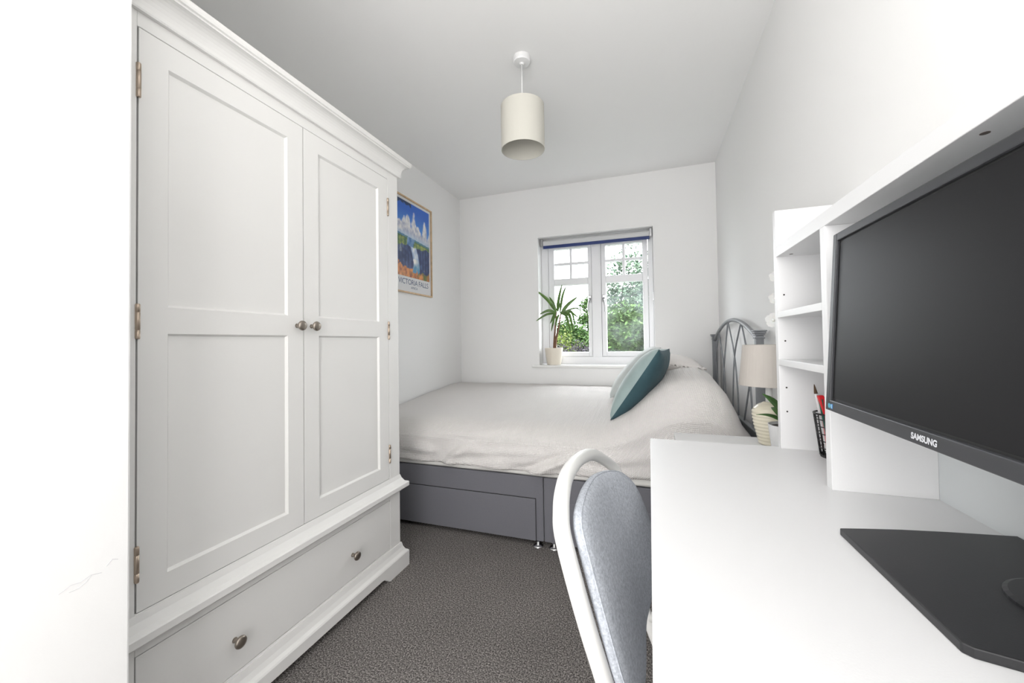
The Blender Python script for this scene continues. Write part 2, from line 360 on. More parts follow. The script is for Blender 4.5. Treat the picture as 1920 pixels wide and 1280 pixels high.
dw = mk('drawer', B(WXf-.022, WXf, .5705, 1.4995, .1195, .332), WARD, wd, bevel=.0015)
for y in (.797, 1.262): knob(dw, (WXf, y, .212))
def sweep(name, prof, ya=.47):
    bm = bmesh.new(); st = []
    for (o, z) in prof:
        st.append([bm.verts.new(p) for p in ((WXf+o, ya, z), (WXf+o, y3+o, z), (XB, y3+o, z))])
    n = len(st)
    for i in range(n):
        a, b = st[i], st[(i+1) % n]
        for k in (0, 1): bm.faces.new((a[k], a[k+1], b[k+1], b[k]))
    bm.faces.new([s[0] for s in st]); bm.faces.new([s[2] for s in st][::-1])
    return mk(name, bm, WARD, wd)
arc = [(.012+.026*(1-math.cos(math.radians(a))), 1.846+.040*math.sin(math.radians(a))) for a in range(0, 91, 15)]
sweep('cornice', [(-.004, 1.832), (.010, 1.832), (.012, 1.836), (.012, 1.846)] + arc + [(.042, 1.886), (.042, 1.891), (.047, 1.893), (.049, 1.899), (.049, 1.909), (-.004, 1.909)])
mk('top_board', B(XB, WXf+.01, y0, y3+.01, 1.896, 1.9085), WARD, wd)
sweep('waist_moulding', [(-.004, .428), (.001, .428), (.006, .412), (.016, .396), (.028, .391), (.031, .388), (.031, .371), (.028, .368), (.010, .364), (.004, .352), (-.004, .350)])
sweep('plinth', [(-.004, .112), (.004, .112), (.006, .105), (.009, .092), (.016, .078), (.026, .071), (.029, .066), (.029, .030), (-.004, .030)])
cv = [(1.455-.032*math.sin(math.radians(a)), .030*(math.sin(math.radians(a))) if a else .0) for a in (0,)]
foot = [(y3+.029, 0), (y3+.029, .030), (1.41, .030), (1.424, .027), (1.434, .018), (1.446, .014), (1.452, .004), (1.462, 0)]
bm = bmesh.new(); prism(bm, foot, WXf-.002, WXf+.029, lambda a, b, d: (d, a, b)); mk('bracket_foot', bm, WARD, wd)
bm = bmesh.new(); prism(bm, [(.47, 0), (.47, .030), (.65, .030), (.636, .027), (.626, .018), (.614, .014), (.608, .004), (.598, 0)], WXf-.002, WXf+.029, lambda a, b, d: (d, a, b)); mk('bracket_foot', bm, WARD, wd)
for ya, yb in ((y3-.05, y3+.029), (y0, y0+.06)): mk('bracket_foot', B(XB, XB+.10, ya, yb, 0, .030), WARD, wd)

# ------------------------------------------------------------------ bed
bed = thing('divan_bed', (-.6, 2.63, 0), 'grey fabric divan bed base with an arched grey metal headboard', 'bed')
by = 1.945; bx0, bx1, bxm = -1.625, .43, -.5235
for a, b in ((bx0, bxm-.0015), (bxm+.0015, bx1)): mk('base_section', B(a, b, by, 3.315, .024, .35), DGREY, bed, bevel=.006)
dz = mk('drawer', B(-1.56, -.5655, by-.006, by+.01, .026, .237), DGREY, bed, bevel=.003)
mk('drawer_shadow_gap', BS([(-1.565, -.5625, by-.0008, by+.002, .2365, .2405), (-.5655, -.5625, by-.0008, by+.002, .026, .2405)]), GAP, bed)
dz2 = mk('drawer', B(-.481, .38, by-.006, by+.01, .026, .237), DGREY, bed, bevel=.003)
for (x, y) in ((-.553, 1.940), (-.470, 1.942), (-1.56, 1.99), (.38, 1.99), (-.553, 3.25), (-.470, 3.25), (-1.56, 3.25), (.38, 3.25)):
    bm = bmesh.new(); lathe(bm, [(.023, 0), (.027, .003), (.026, .007), (.019, .011), (.007, .013), (.007, .026)], (x, y, 0), 20); mk('glide_foot', bm, CHROME, bed, smooth=True)
hb = mk('headboard', B(.452, .478, 2.05, 3.285, .555, .612), GREYMET, bed, bevel=.004); tag(hb, 'arched grey metal headboard')
for y in (2.030, 3.295):
    mk('post', B(.450, .482, y-.016, y+.016, 0, 1.055), GREYMET, hb, bevel=.003)
    mk('post_cap', BS([(.446, .486, y-.020, y+.020, 1.040, 1.046), (.446, .486, y-.020, y+.020, 1.055, 1.063), (.442, .490, y-.024, y+.024, 1.063, 1.072), (.439, .493, y-.027, y+.027, 1.072, 1.078)]), GREYMET, hb, bevel=.002)
yc = 2.6625
def arch(y): return 1.035 + .118*max(0, 1-((y-yc)/.62)**2)
bm = bmesh.new(); tube(bm, [(.466, y, arch(y)) for y in [2.045+i*(3.28-2.045)/40 for i in range(41)]], .011, 10); mk('arch_rail', bm, GREYMET, hb, smooth=True)
tops = [3.10, 2.755, 2.385, 2.16]
rods = [((3.285, 1.04), (3.27, .92), (3.205, .77), (3.17, .61)), ((3.10, 0), (3.235, .92), (3.275, .76), (3.265, .61)), ((3.10, 0), (2.955, .905), (2.90, .76), (2.89, .61)),
        ((2.755, 0), (2.90, .905), (2.955, .764), (2.965, .61)), ((2.755, 0), (2.585, .957), (2.51, .74), (2.505, .61)), ((2.385, 0), (2.565, .957), (2.64, .737), (2.655, .61)),
        ((2.385, 0), (2.28, .99), (2.205, .775), (2.18, .61)), ((2.05, 1.03), (2.135, .95), (2.235, .803), (2.365, .61))]
for R in rods:
    p = [(.466, y, z if z else arch(y)) for y, z in R]; bm = bmesh.new(); tube(bm, spline(p, 8), .0045, 8); mk('rod', bm, GREYMET, hb, smooth=True)

mk('mattress', B(bx0+.005, bx1-.01, by+.02, 3.312, .351, .555), SHEET, bevel=.075, seg=5, label='white mattress on the divan under the waffle bedspread', cat='mattress')
# white fitted sheet edge visible between bedspread and base
def sheetf(u, v):
    x = bx0+.002+(bx1-bx0-.012)*u; z = .352+.05*v
    return (x, by-.0035-.0015*v-.001*noise.noise((x*5, 1, 2)), z+.006*noise.noise((x*3, 4, 1))*(1-v)+(.006 if v == 0 else 0))
bm = bmesh.new(); grid(bm, sheetf, 60, 3); so = mk('bed_sheet', bm, SHEET, smooth=True, label='white sheet edge showing between bedspread and grey divan base', cat='sheet'); so.modifiers.new('th', 'SOLIDIFY').thickness = .0015

BUMP = [(-.26, 0), (-.19, .02), (-.10, .072), (-.01, .155), (.08, .228), (.164, .252), (.25, .256), (.31, .225), (.34, .185), (.375, .11), (.405, .03), (.43, 0)]
def top(x, y):
    z = .598 + .075*sm((y-1.95)/1.3)
    q = sm((y-1.90)/.24)*(1-.22*math.exp(-((y-2.68)/.12)**2))*(1-.35*sm((y-3.0)/.3))
    z += interp(x, BUMP)*q
    z += .007*noise.noise((x*3.1, y*3.1, 0)) + .006*noise.noise((x*9, y*4, 3))*sm((y-2.4)/.8)
    # soft crumple folds behind the cushions
    z += .014*math.exp(-((y-3.12-.1*x)/.05)**2)*sm((x+1.0)/.4)*(1-sm((x+.15)/.3)) + .010*math.exp(-((y-2.95+.06*x)/.04)**2)*sm((x+.8)/.4)*(1-sm((x+.1)/.2))
    return z
cx0, cx1 = -1.668, .432
YS, YF = 2.13, 1.915
def cov(u, v):
    x = cx0+(cx1-cx0)*u
    D = .42; topw = 3.325-YS; s = (1-v)*(topw+D)     # s from front hem (0) up to back wall
    hem = .380+.007*noise.noise((x*2.3, 7, 1))+.005*noise.noise((x*9, 5, 1)) + .016*sm((x+.35)/.4)
    if s >= D:
        y = YS+(s-D); return Vector((x, y, top(x, y)))
    a = 1-s/D        # 0 at top edge, 1 at hem
    zt = top(x, YS); th = a*math.pi/2
    yy = YS-(YS-YF)*math.sin(th)**.95 + .012*sm((a-.85)/.15)
    zz_ = hem+(zt-hem)*max(0, math.cos(th))**.86
    fold = .010*math.sin(a*math.pi)*noise.noise((x*4+a*1.2, a*2.0, 9)) + .012*a*a*noise.noise((x*7-a*2, a*3, 4))
    fold += .018*math.exp(-((x+1.05-.35*(1-a))/.05)**2)*sm((a-.55)/.3) - .016*math.exp(-((x+1.13-.42*(1-a))/.04)**2)*sm((a-.55)/.3)
    fold += .014*math.exp(-((x+.55-.9*(1-a))/.05)**2)*sm((a-.6)/.3) - .010*math.exp(-((x+.64-.9*(1-a))/.04)**2)*sm((a-.6)/.3)
    fold += -.012*math.exp(-((a-.88-.05*math.sin(x*5+1))/.05)**2)*(.5+.5*noise.noise((x*3, 0, 8)))
    return Vector((x, min(yy-1.7*fold-.004, by-.012) if a > .6 else yy-1.7*fold-.004, zz_))
bm = bmesh.new(); NU_, NV_ = 230, 190; uvl = bm.loops.layers.uv.new('UVMap')
PT = [[cov(i/NU_, j/NV_) for j in range(NV_+1)] for i in range(NU_+1)]
UU = [[0]*(NV_+1) for _ in range(NU_+1)]; VV = [[0]*(NV_+1) for _ in range(NU_+1)]
for i in range(NU_+1):
    for j in range(NV_+1):
        if i: UU[i][j] = UU[i-1][j]+(PT[i][j]-PT[i-1][j]).length
        if j: VV[i][j] = VV[i][j-1]+(PT[i][j]-PT[i][j-1]).length
VT = [[bm.verts.new(p) for p in row] for row in PT]
for i in range(NU_):
    for j in range(NV_):
        f = bm.faces.new((VT[i][j], VT[i+1][j], VT[i+1][j+1], VT[i][j+1]))
        for l, (a, b) in zip(f.loops, ((i, j), (i+1, j), (i+1, j+1), (i, j+1))): l[uvl].uv = (UU[a][b], VV[a][b])
cvo = mk('bedspread', bm, WAFFLE, smooth=True, label='oatmeal white waffle-weave bedspread draped over the bed', cat='bedspread')
cvo.modifiers.new('th', 'SOLIDIFY').thickness = .006

def cushion(name, c, ex, ey, w, h, th, m1, m2, label, group=None, pinch=.05):
    """ex,ey in-plane unit axes; front normal = ex x ey gets m1, back m2"""
    ex, ey = Vector(ex).normalized(), Vector(ey).normalized(); n = ex.cross(ey).normalized(); ey = n.cross(ex); c = Vector(c)
    t = None; bm = bmesh.new(); N = 28; edge = {}
    for side in (1, -1):
        V = []
        for i in range(N+1):
            row = []
            for j in range(N+1):
                a, b = i/N*2-1, j/N*2-1
                pa = a*(1-pinch*(1-b*b)*abs(a)); pb = b*(1-pinch*(1-a*a)*abs(b))
                on = i in (0, N) or j in (0, N)
                if on and (i, j) in edge: row.append(edge[(i, j)]); continue
                hgt = th/2*(max(0, (1-a*a)*(1-b*b))**.42)
                p = c+ex*pa*w/2+ey*pb*h/2+n*side*(hgt+.004*noise.noise((a*3+c.x, b*3, side))*(0 if on else 1))
                vv = bm.verts.new(p); row.append(vv)
                if on: edge[(i, j)] = vv
            V.append(row)
        for i in range(N):
            for j in range(N):
                q = (V[i][j], V[i+1][j], V[i+1][j+1], V[i][j+1])
                f = bm.faces.new(q if side == 1 else q[::-1]); f.material_index = 0 if side == 1 else 1
    return mk(name, bm, m1, smooth=True, mats=[m1, m2], label=label, cat='cushion', group=group, recalc=False)
ez = Vector((.245, 0, .358)).normalized(); yax = Vector((.16, 1, -.01)).normalized()
# front normal must point to foot of the bed (-x): ex = y axis, ey = up-slope  -> ex x ey = (+) ; choose order
cushion('scatter_cushion', (-.045, 2.33, .805), -yax, ez, .43, .45, .17, SAGE, TEAL, 'two-tone teal and sage cushion leaning on the bed pillows')
cushion('scatter_cushion', (-.085, 2.80, .83), -Vector((.10, 1, 0)).normalized(), Vector((.30, 0, .33)), .42, .43, .15, SAGE2, SAGE2, 'silver sage cushion behind the two-tone teal cushion')
# far pillow with frilled edge
pw = cushion('bed_pillow', (.155, 2.97, .876), (1, 0, -.14), (.05, 1, 0), .32, .54, .13, PILLOW, PILLOW, 'blush white pillow with frilled edge beside the metal headboard')
pw['category'] = 'pillow'
bm = bmesh.new(); pts = []
for k in range(160):
    a = k/160*2*math.pi; ca, sa = math.cos(a), math.sin(a); q = max(abs(ca), abs(sa)); x = .155+.162*ca/q; y = 2.97+.272*sa/q
    pts.append((x, y, .876-.14*(x-.155)))
A = [bm.verts.new(p) for p in pts]; C = [bm.verts.new((.155+(p[0]-.155)*1.10, 2.97+(p[1]-2.97)*1.06, p[2]+.007*math.sin(k*1.9)+.004*math.sin(k*.7))) for k, p in enumerate(pts)]
for k in range(160): bm.faces.new((A[k], A[(k+1) % 160], C[(k+1) % 160], C[k]))
fo = mk('frill', bm, PILLOW, pw, smooth=True); fo.modifiers.new('th', 'SOLIDIFY').thickness = .002

# ------------------------------------------------------------------ desk + hutch
DX0, DX1, DY0, DY1, DZ = -.003, .504, -.14, 1.278, .74
dk = thing('desk', (.25, .57, 0), 'long white laminate desk along the right wall', 'desk')
mk('desktop', B(DX0, DX1, DY0, DY1, DZ-.025, DZ), LAM, dk, bevel=.0015)
for a, b in ((DY0+.01, DY0+.03), (DY1-.03, DY1-.01)): mk('side_panel', B(.06, DX1-.005, a, b, 0, DZ-.025), LAM, dk, bevel=.001)
mk('modesty_panel', B(.44, .455, DY0+.03, DY1-.03, .30, DZ-.025), LAM, dk)
hu = thing('desk_hutch', (.415, .57, DZ), 'white open shelving hutch standing on the desk', 'shelf unit')
HX0, HX1 = .334, .4965
for a, b, zt in ((1.256, 1.278, 1.392), (-.14, -.118, 1.392)):
    p = mk('side_panel', B(HX0, HX1, a, b, DZ, zt), LAM, hu, bevel=.001)
    if a > 1:
        for z in (1.159, 1.033, .906, .841):
            bm = bmesh.new(); lathe(bm, [(.0022, -.0004), (.0022, .002)], (.3505, a-.0002, z), 10, 'y'); mk('pin_hole', bm, HOLE, p)
for a, b in ((.940, .964), (.17, .194)): mk('divider', B(HX0, HX1, a, b, DZ, 1.263), LAM, hu, bevel=.001)
bs = mk('bridge_shelf', B(HX0, HX1, -.118, 1.256, 1.263, 1.292), LAM, hu, bevel=.001)
for (x, y) in ((.360, 1.222), (.354, .577)):
    bm = bmesh.new(); lathe(bm, [(.0042, -.0006), (.0042, .003)], (x, y, 1.263), 14); mk('screw_cap', bm, CAPB, bs)
for (a, b) in ((.964, 1.256), (-.118, .17)):
    for z in (1.096, .967): mk('shelf', B(HX0, HX1, a, b, z, z+.0165), LAM, hu, bevel=.001)
mk('back_board', B(HX1, .5035, -.14, 1.278, DZ, 1.292), LAMB, hu)

# monitor
mo = thing('computer_monitor', (.42, .60, DZ), 'large black flat monitor on a black stand on the desk', 'monitor')
tilt = .062; MZ0, MZ1, MY0, MY1 = .914, 1.221, .313, .840
def mp(off, y, z): return Vector((.292+off+(z-MZ0)*tilt, y, z+0*off))
def mbox(bm, o0, o1, ya, yb, za, zb):
    v = [bm.verts.new(mp(o, y, z)) for z in (za, zb) for y in (ya, yb) for o in (o0, o1)]
    for f in ((0, 2, 3, 1), (4, 5, 7, 6), (0, 1, 5, 4), (2, 6, 7, 3), (0, 4, 6, 2), (1, 3, 7, 5)): bm.faces.new([v[i] for i in f])
bw, bb, bt = .0145, .0185, .0135
bm = bmesh.new(); 
for a in ((0, .012, MY0, MY0+bw, MZ0, MZ1), (0, .012, MY1-bw, MY1, MZ0, MZ1), (0, .012, MY0+bw, MY1-bw, MZ0, MZ0+bb), (0, .012, MY0+bw, MY1-bw, MZ1-bt, MZ1)): mbox(bm, *a)
bz = mk('bezel', bm, BEZEL, mo, bevel=.0015)
bm = bmesh.new(); mbox(bm, .0045, .010, MY0+bw, MY1-bw, MZ0+bb, MZ1-bt); mk('screen_surround', bm, GAP, mo)
bm = bmesh.new(); e = .0035; mbox(bm, .0035, .0046, MY0+bw+e, MY1-bw-e, MZ0+bb+e, MZ1-bt-e); mk('screen', bm, SCREEN, mo)
bm = bmesh.new(); mbox(bm, .012, .028, MY0+.002, MY1-.002, MZ0+.002, MZ1-.002); mbox(bm, .028, .055, .40, .75, .96, 1.17); mk('rear_housing', bm, BLACKP, mo, bevel=.004)
text_mesh('brand_lettering', 'SAMSUNG', .0098, SILVER, bz, lambda a, b: mp(-.0004, .577-a, MZ0+.0085+b), 1.0, offset=.0004)
bm = bmesh.new(); cen = mp(-.0003, .8245, MZ0+.0085)
lathe(bm, [(.0042, -.0002), (.0042, .0002)], cen, 18, 'x'); s1 = mk('round_sticker', bm, STICK1, bz)
mk('small_sticker', B(cen.x-.0003, cen.x+.0003,   .8120, .8180, MZ0+.0045, MZ0+.0125), STICK2, bz)
for z in (.0065, .0085, .0105): mk('sticker_print', B(cen.x-.0007, cen.x-.0003, .8130, .8170, MZ0+z-.0004, MZ0+z+.0004), STICKW, bz)
bm = bmesh.new(); prism(bm, [(.268, .732), (.300, .741), (.352, .754), (.411, .765), (.470, .774), (.4955, .778), (.4955, .434), (.400, .455), (.317, .480), (.279, .489), (.273, .495)], DZ, DZ+.0105, lambda a, b, d: (a, b, d)); mk('stand_base', bm, BLACKP, mo, bevel=.0015)
bm = bmesh.new(); lathe(bm, [(.062, 0), (.062, .003), (.058, .005)], (.428, .580, DZ+.0105), 36); mk('swivel_ring', bm, BLACKP, mo)
mk('stand_column', B(.405, .445, .51, .575, DZ+.015, 1.14), BLACKP, mo, bevel=.006)
mk('mount_arm', B(.362, .41, .50, .585, 1.02, 1.10), BLACKP, mo, bevel=.004)

# pen cup and contents
CX, CY = .4375, 1.198; CB = DZ+.0012
pc = thing('wire_pen_cup', (CX, CY, DZ), 'black wire mesh pen cup in the hutch bay beside the monitor', 'pen cup')
def ring(r, z, rad): 
    bm = bmesh.new(); tube(bm, [(CX+r*math.cos(a), CY+r*math.sin(a), z) for a in [2*math.pi*i/36 for i in range(36)]], rad, 8, close=True); return bm
mk('rim', ring(.0445, CB+.108, .0022), WIRE, pc, smooth=True)
for k in range(6): mk('wire_hoop', ring(.033+.0105*k*.17, CB+.004+k*.018, .0012 if k else .002), WIRE, pc, smooth=True)
for k in range(18):
    a = 2*math.pi*k/18; bm = bmesh.new(); tube(bm, [(CX+.033*math.cos(a), CY+.033*math.sin(a), CB+.004), (CX+.0445*math.cos(a), CY+.0445*math.sin(a), CB+.108)], .0012, 6); mk('upright_wire', bm, WIRE, pc, smooth=True)
bm = bmesh.new(); lathe(bm, [(.033, 0), (.033, .003)], (CX, CY, DZ), 24); mk('cup_base', bm, WIRE, pc)
def stick(name, a, b, r, m, label, cat, tip=None, r1=None):
    t = thing(name, a, label, cat, 'pens in the wire cup'); a, b = Vector(a), Vector(b); bm = bmesh.new()
    tube(bm, [a, a.lerp(b, .5), b], r, 10, r1=r1); mk('barrel', bm, m, t, smooth=False)
    if tip:
        d = (b-a).normalized(); L, rr, m2, nm = tip; bm = bmesh.new(); tube(bm, [b, b+d*L*.4, b+d*L*.75, b+d*L], rr, 10, r1=rr*.15); mk(nm, bm, m2, t, smooth=True)
    return t
CF = DZ+.007
stick('marker_pen', (CX-.012, CY-.012, CF), (CX-.034, CY-.014, CF+.140), .0065, GREENP, 'dark green marker pen in the black wire cup', 'pen')
stick('marker_pen', (CX-.002, CY-.024, CF), (CX-.021, CY-.031, CF+.120), .0055, GREENP, 'short dark green pen at the near rim of the wire cup', 'pen')
stick('paintbrush', (CX-.016, CY+.010, CF), (CX-.036, CY+.012, CF+.150), .0032, WHITEP, 'slim paintbrush with brown bristles in the wire cup', 'paintbrush', (.024, .0042, BRIST, 'bristles'))
stick('ballpoint_pen', (CX-.018, CY-.004, CF+.008), (CX-.026, CY-.006, CF+.085), .0042, PINKP, 'pink and blue pen low in the wire cup', 'pen', (.01, .003, BLUEP, 'pen_cap'))
stick('ballpoint_pen', (CX+.016, CY-.008, CF), (CX-.004, CY-.026, CF+.135), .0036, WOODP, 'brown wooden pencil with gold tip in the wire cup', 'pencil', (.016, .0036, GOLDP, 'pencil_tip'))
bm = bmesh.new(); prism(bm, [(-.008, .0), (.008, .0), (.016, .09), (.020, .140), (.006, .130), (.003, .124), (-.005, .140), (-.020, .138), (-.012, .09)], -.006, .006, lambda a, b, d: (CX-.014+a*.80-.09*b, CY-.014+d, CF+.010+b)); mk('red_scissors', bm, REDP, bevel=.002, label='bright red plastic scissor handles in the black wire cup', cat='scissors', group='pens in the wire cup')

# ------------------------------------------------------------------ nightstand, lamp, orchid
NZ = .66
ns = thing('nightstand', (.30, 1.53, 0), 'white bedside table between the desk and the bed', 'bedside table')
mk('table_top', B(.088, .498, 1.32, 1.748, NZ-.022, NZ), LAM, ns, bevel=.002)
mk('cabinet', B(.10, .495, 1.335, 1.735, .08, NZ-.022), LAM, ns, bevel=.002)
for za, zb in ((.36, .62), (.10, .35)):
    d = mk('drawer', B(.084, .10, 1.34, 1.73, za, zb), LAM, ns, bevel=.002); bm = bmesh.new(); lathe(bm, [(.006, 0), (.012, -.014), (.012, -.02)], (.084, 1.535, (za+zb)/2), 16, 'x'); mk('knob', bm, PEWTER, d, smooth=True)
for x in (.115, .475):
    for y in (1.355, 1.715): mk('leg', B(x-.015, x+.015, y-.015, y+.015, 0, .08), LAM, ns)
LX, LY = .4035, 1.640
lp = thing('table_lamp', (LX, LY, NZ), 'cream ribbed ceramic table lamp with oatmeal shade by the bed', 'lamp')
prof = []
for k in range(61):
    t = k/60; h = .148*t
    r = interp(t, [(0, .036), (.06, .038), (.45, .051), (.70, .056), (.80, .055), (.90, .044), (1, .020)])
    prof.append((r+.0011*math.sin(k*2*math.pi/5), h+.004))
bm = bmesh.new(); lathe(bm, [(.030, 0), (.034, .002)]+prof, (LX, LY, NZ), 40); mk('ceramic_base', bm, CERAM, lp, smooth=True)
bm = bmesh.new(); lathe(bm, [(.011, .15), (.011, .22)], (LX, LY, NZ), 16); mk('lamp_holder', bm, WHITEP, lp, smooth=True)
bm = bmesh.new(); lathe(bm, [(.0945, .212), (.095, .213), (.080, .357), (.0795, .358), (.078, .357), (.093, .213), (.0945, .212)], (LX, LY, NZ), 48, cap=False); mk('lamp_shade', bm, OATSH, lp, smooth=False)
bm = bmesh.new()
for k in range(3):
    a = k*2.094+.3; tube(bm, [(LX+.010*math.cos(a), LY+.010*math.sin(a), NZ+.215), (LX+.092*math.cos(a), LY+.092*math.sin(a), NZ+.216)], .0015, 6)
mk('shade_ring', bm, WHITEM, lp)

OX, OY = .412, 1.455
orc = thing('potted_orchid', (OX, OY, NZ), 'white orchid with broad green leaves in a white pot', 'plant')
bm = bmesh.new(); lathe(bm, [(.044, 0), (.047, .002), (.058, .104), (.059, .108), (.056, .108), (.052, .095)], (OX, OY, NZ), 36, cap=True); mk('pot', bm, POTW, orc, smooth=False, bevel=.001)
bm = bmesh.new(); lathe(bm, [(.054, .09), (.052, .1), (.02, .103)], (OX, OY, NZ), 24); mk('bark', bm, SOIL, orc)
def leaf(parent, name, base, tip, w, sag, m, nu=14, nv=6, cup=.25, twist=0):
    base, tip = Vector(base), Vector(tip); d = (tip-base); side = d.cross(zz).normalized(); upv = side.cross(d).normalized()
    side = (side*math.cos(twist)+upv*math.sin(twist)); upv = side.cross(d).normalized()
    def fn(u, v):
        wd_ = w*(math.sin(math.pi*min(1, (u*.93+.07)))**.7)*(1-u**6*.6)/1; a = (v-.5)
        return base+d*u+zz*(-sag*(u*u-u)*4*.5+ -sag*.0)+side*a*wd_+upv*abs(a)*wd_*cup
    bm = bmesh.new(); grid(bm, fn, nu, nv); o = mk(name, bm, m, parent, smooth=True); o.modifiers.new('th', 'SOLIDIFY').thickness = .0012; return o
bz_ = (OX, OY, NZ+.10)
leaf(orc, 'leaf', bz_, (.330, 1.50, NZ+.128), .046, .022, LEAF)
leaf(orc, 'leaf', (OX, OY, NZ+.115), (.335, 1.44, NZ+.205), .044, .012, LEAF, twist=.7)
leaf(orc, 'leaf', bz_, (.385, 1.545, NZ+.148), .044, .03, LEAF)
leaf(orc, 'leaf', bz_, (.47, 1.40, NZ+.16), .042, .03, LEAF)
bm = bmesh.new(); tube(bm, spline([(OX, OY, NZ+.1), (.432, 1.47, NZ+.3), (.436, 1.49, NZ+.5), (.428, 1.50, NZ+.62), (.412, 1.505, NZ+.60), (.408, 1.508, NZ+.44)]), .0022, 8); mk('flower_stem', bm, LEAF, orc, smooth=True)
for (fx, fy, fz, s) in ((.3935, 1.50, NZ+.583, .75), (.3915, 1.50, NZ+.512, .80), (.3860, 1.50, NZ+.440, 1.05), (.425, 1.495, NZ+.55, 1.), (.422, 1.495, NZ+.47, 1.)):
    bm = bmesh.new(); c = Vector((fx, fy, fz))
    for k in range(5):
        a = k*2*math.pi/5+.3; dv = Vector((math.cos(a), 0, math.sin(a)))*.019*s; n_ = Vector((0, -.006, 0)); sd = Vector((-math.sin(a), 0, math.cos(a)))*.0135*s
        P5 = [c, c+dv*.45+sd+n_*.6, c+dv*1.05+sd*.75+n_, c+dv*1.25+n_*.3, c+dv*1.05-sd*.75+n_, c+dv*.45-sd+n_*.6]
        bm.faces.new([bm.verts.new(p) for p in P5])
    lathe(bm, [(.001, -.008*s), (.005*s, -.004*s), (.003*s, .002)], c, 8, 'y')
    mk('flower', bm, PETAL, orc, smooth=True, recalc=False)

# ------------------------------------------------------------------ chair
ch = thing('desk_chair', (.05, .835, 0), 'white tubular chair with a blue-grey wool backrest pulled up to the desk', 'chair')
def cx(y, z, off=0): return -.1397+.2875*(.79-z)+.0252*(y-.8234)+off
hoop = [(-.004, .617, .30), (-.040, .608, .42), (-.074, .599, .541), (-.094, .593, .611), (-.114, .590, .685), (-.132, .601, .743), (-.138, .620, .768), (-.142, .648, .786), (-.145, .70, .798), (-.143, .78, .800), (-.136, .88, .787), (-.127, .95, .768),
        (-.116, 1.004, .745), (-.103, 1.045, .722), (-.088, 1.072, .695), (-.074, 1.078, .65), (-.064, 1.05, .55), (-.045, 1.025, .45), (-.014, 1.016, .359), (.008, 1.015, .30)]
nl = Vector((.10, .60, 0)); fl_ = Vector((.10, 1.03, 0)); rl = (Vector((-.09, .60, 0)), Vector((-.085, 1.03, 0)))
up4 = Vector((0, 0, .004))
bm = bmesh.new(); tube(bm, [nl+up4]+spline(hoop, 6)+[fl_+up4], .0135, 14); mk('hoop_frame', bm, WHITEM, ch, smooth=True)
for a_, b in ((Vector((-.022, .612, .36)), rl[0]+up4), (Vector((-.024, 1.018, .39)), rl[1]+up4)):
    bm = bmesh.new(); tube(bm, [a_, a_.lerp(b, .5), b], .0125, 12); mk('rear_leg', bm, WHITEM, ch, smooth=True)
for p in (nl, fl_)+rl:
    bm = bmesh.new(); lathe(bm, [(.017, 0), (.017, .012), (.013, .018)], p, 14); mk('floor_cap', bm, BLACKP, ch)
# backrest pad : curved upholstered shell held in front of the hoop
OUT = [(.632, .482), (.608, .515), (.599, .55), (.602, .64), (.606, .692), (.611, .738), (.622, .757), (.648, .768), (.714, .775), (.792, .771), (.868, .760), (.918, .746), (.951, .728), (.981, .70), (1.0, .661), (1.008, .604), (1.004, .558), (.978, .518), (.90, .487), (.83, .473), (.758, .458), (.690, .456)]
def poff(y): return .016+.060*sm((y-.78)/.32)
n0 = len(OUT); ring0 = []
for i in range(n0):
    p0, p1, p2, p3 = [Vector((*OUT[(i+k) % n0], 0)) for k in (-1, 0, 1, 2)]
    for k in range(4):
        t = k/4; q = .5*((2*p1)+(p2-p0)*t+(2*p0-5*p1+4*p2-p3)*t*t+(3*p1-p0-3*p2+p3)*t**3); ring0.append((q.x, q.y))
PC_ = (.805, .615); nrm = Vector((.96, 0, .276))
def padp(i, k, side):
    y, z = PC_[0]+(ring0[i][0]-PC_[0])*k, PC_[1]+(ring0[i][1]-PC_[1])*k
    th = (.015 if side > 0 else -.012)*(max(0, 1-k**14))**.5 + (.010*(1-k*k) if side > 0 else 0)
    return Vector((cx(y, z, poff(y)+.004), y, z))+nrm*th
KS = [0, .15, .3, .45, .6, .72, .82, .9, .94, .97, .985, .995, 1]
bm = bmesh.new(); m_ = len(ring0); outer = [bm.verts.new(padp(i, 1, 1)) for i in range(m_)]
for side in (1, -1):
    c0 = bm.verts.new(padp(0, 0, side)); rings = [[bm.verts.new(padp(i, k, side)) for i in range(m_)] for k in KS[1:-1]]+[outer]
    for i in range(m_):
        j = (i+1) % m_; bm.faces.new((c0, rings[0][i], rings[0][j]))
        for A_, B_ in zip(rings, rings[1:]): bm.faces.new((A_[i], B_[i], B_[j], A_[j]))
bp = mk('backrest_pad', bm, WOOL, ch, smooth=True)
bm = bmesh.new(); tube(bm, [padp(i, .982, 1)+nrm*.0002 for i in range(m_)], .0014, 6, close=True); mk('seam_piping', bm, WOOL, bp, smooth=True)
# seat
def seat(u, v, top_):
    a, b = u*2-1, v*2-1; da = a*math.sqrt(1-b*b*.5); db = b*math.sqrt(1-a*a*.5); r = max(abs(a), abs(b))
    return Vector((.245+.175*(da*.6+a*.4), .825+.20*(db*.6+b*.4), .425+(.028*(1-r**6)**.5 if top_ else -.012*(1-r**6)**.5)))
bm = bmesh.new(); edge = {}
for side in (1, 0):
    V = [[None]*21 for _ in range(21)]
    for i in range(21):
        for j in range(21):
            on = i in (0, 20) or j in (0, 20)
            if on and (i, j) in edge: V[i][j] = edge[(i, j)]; continue
            V[i][j] = bm.verts.new(seat(i/20, j/20, side))
            if on: edge[(i, j)] = V[i][j]
    for i in range(20):
        for j in range(20):
            q = (V[i][j], V[i+1][j], V[i+1][j+1], V[i][j+1]); bm.faces.new(q if side else q[::-1])
mk('seat', bm, WOOL, ch, smooth=True)
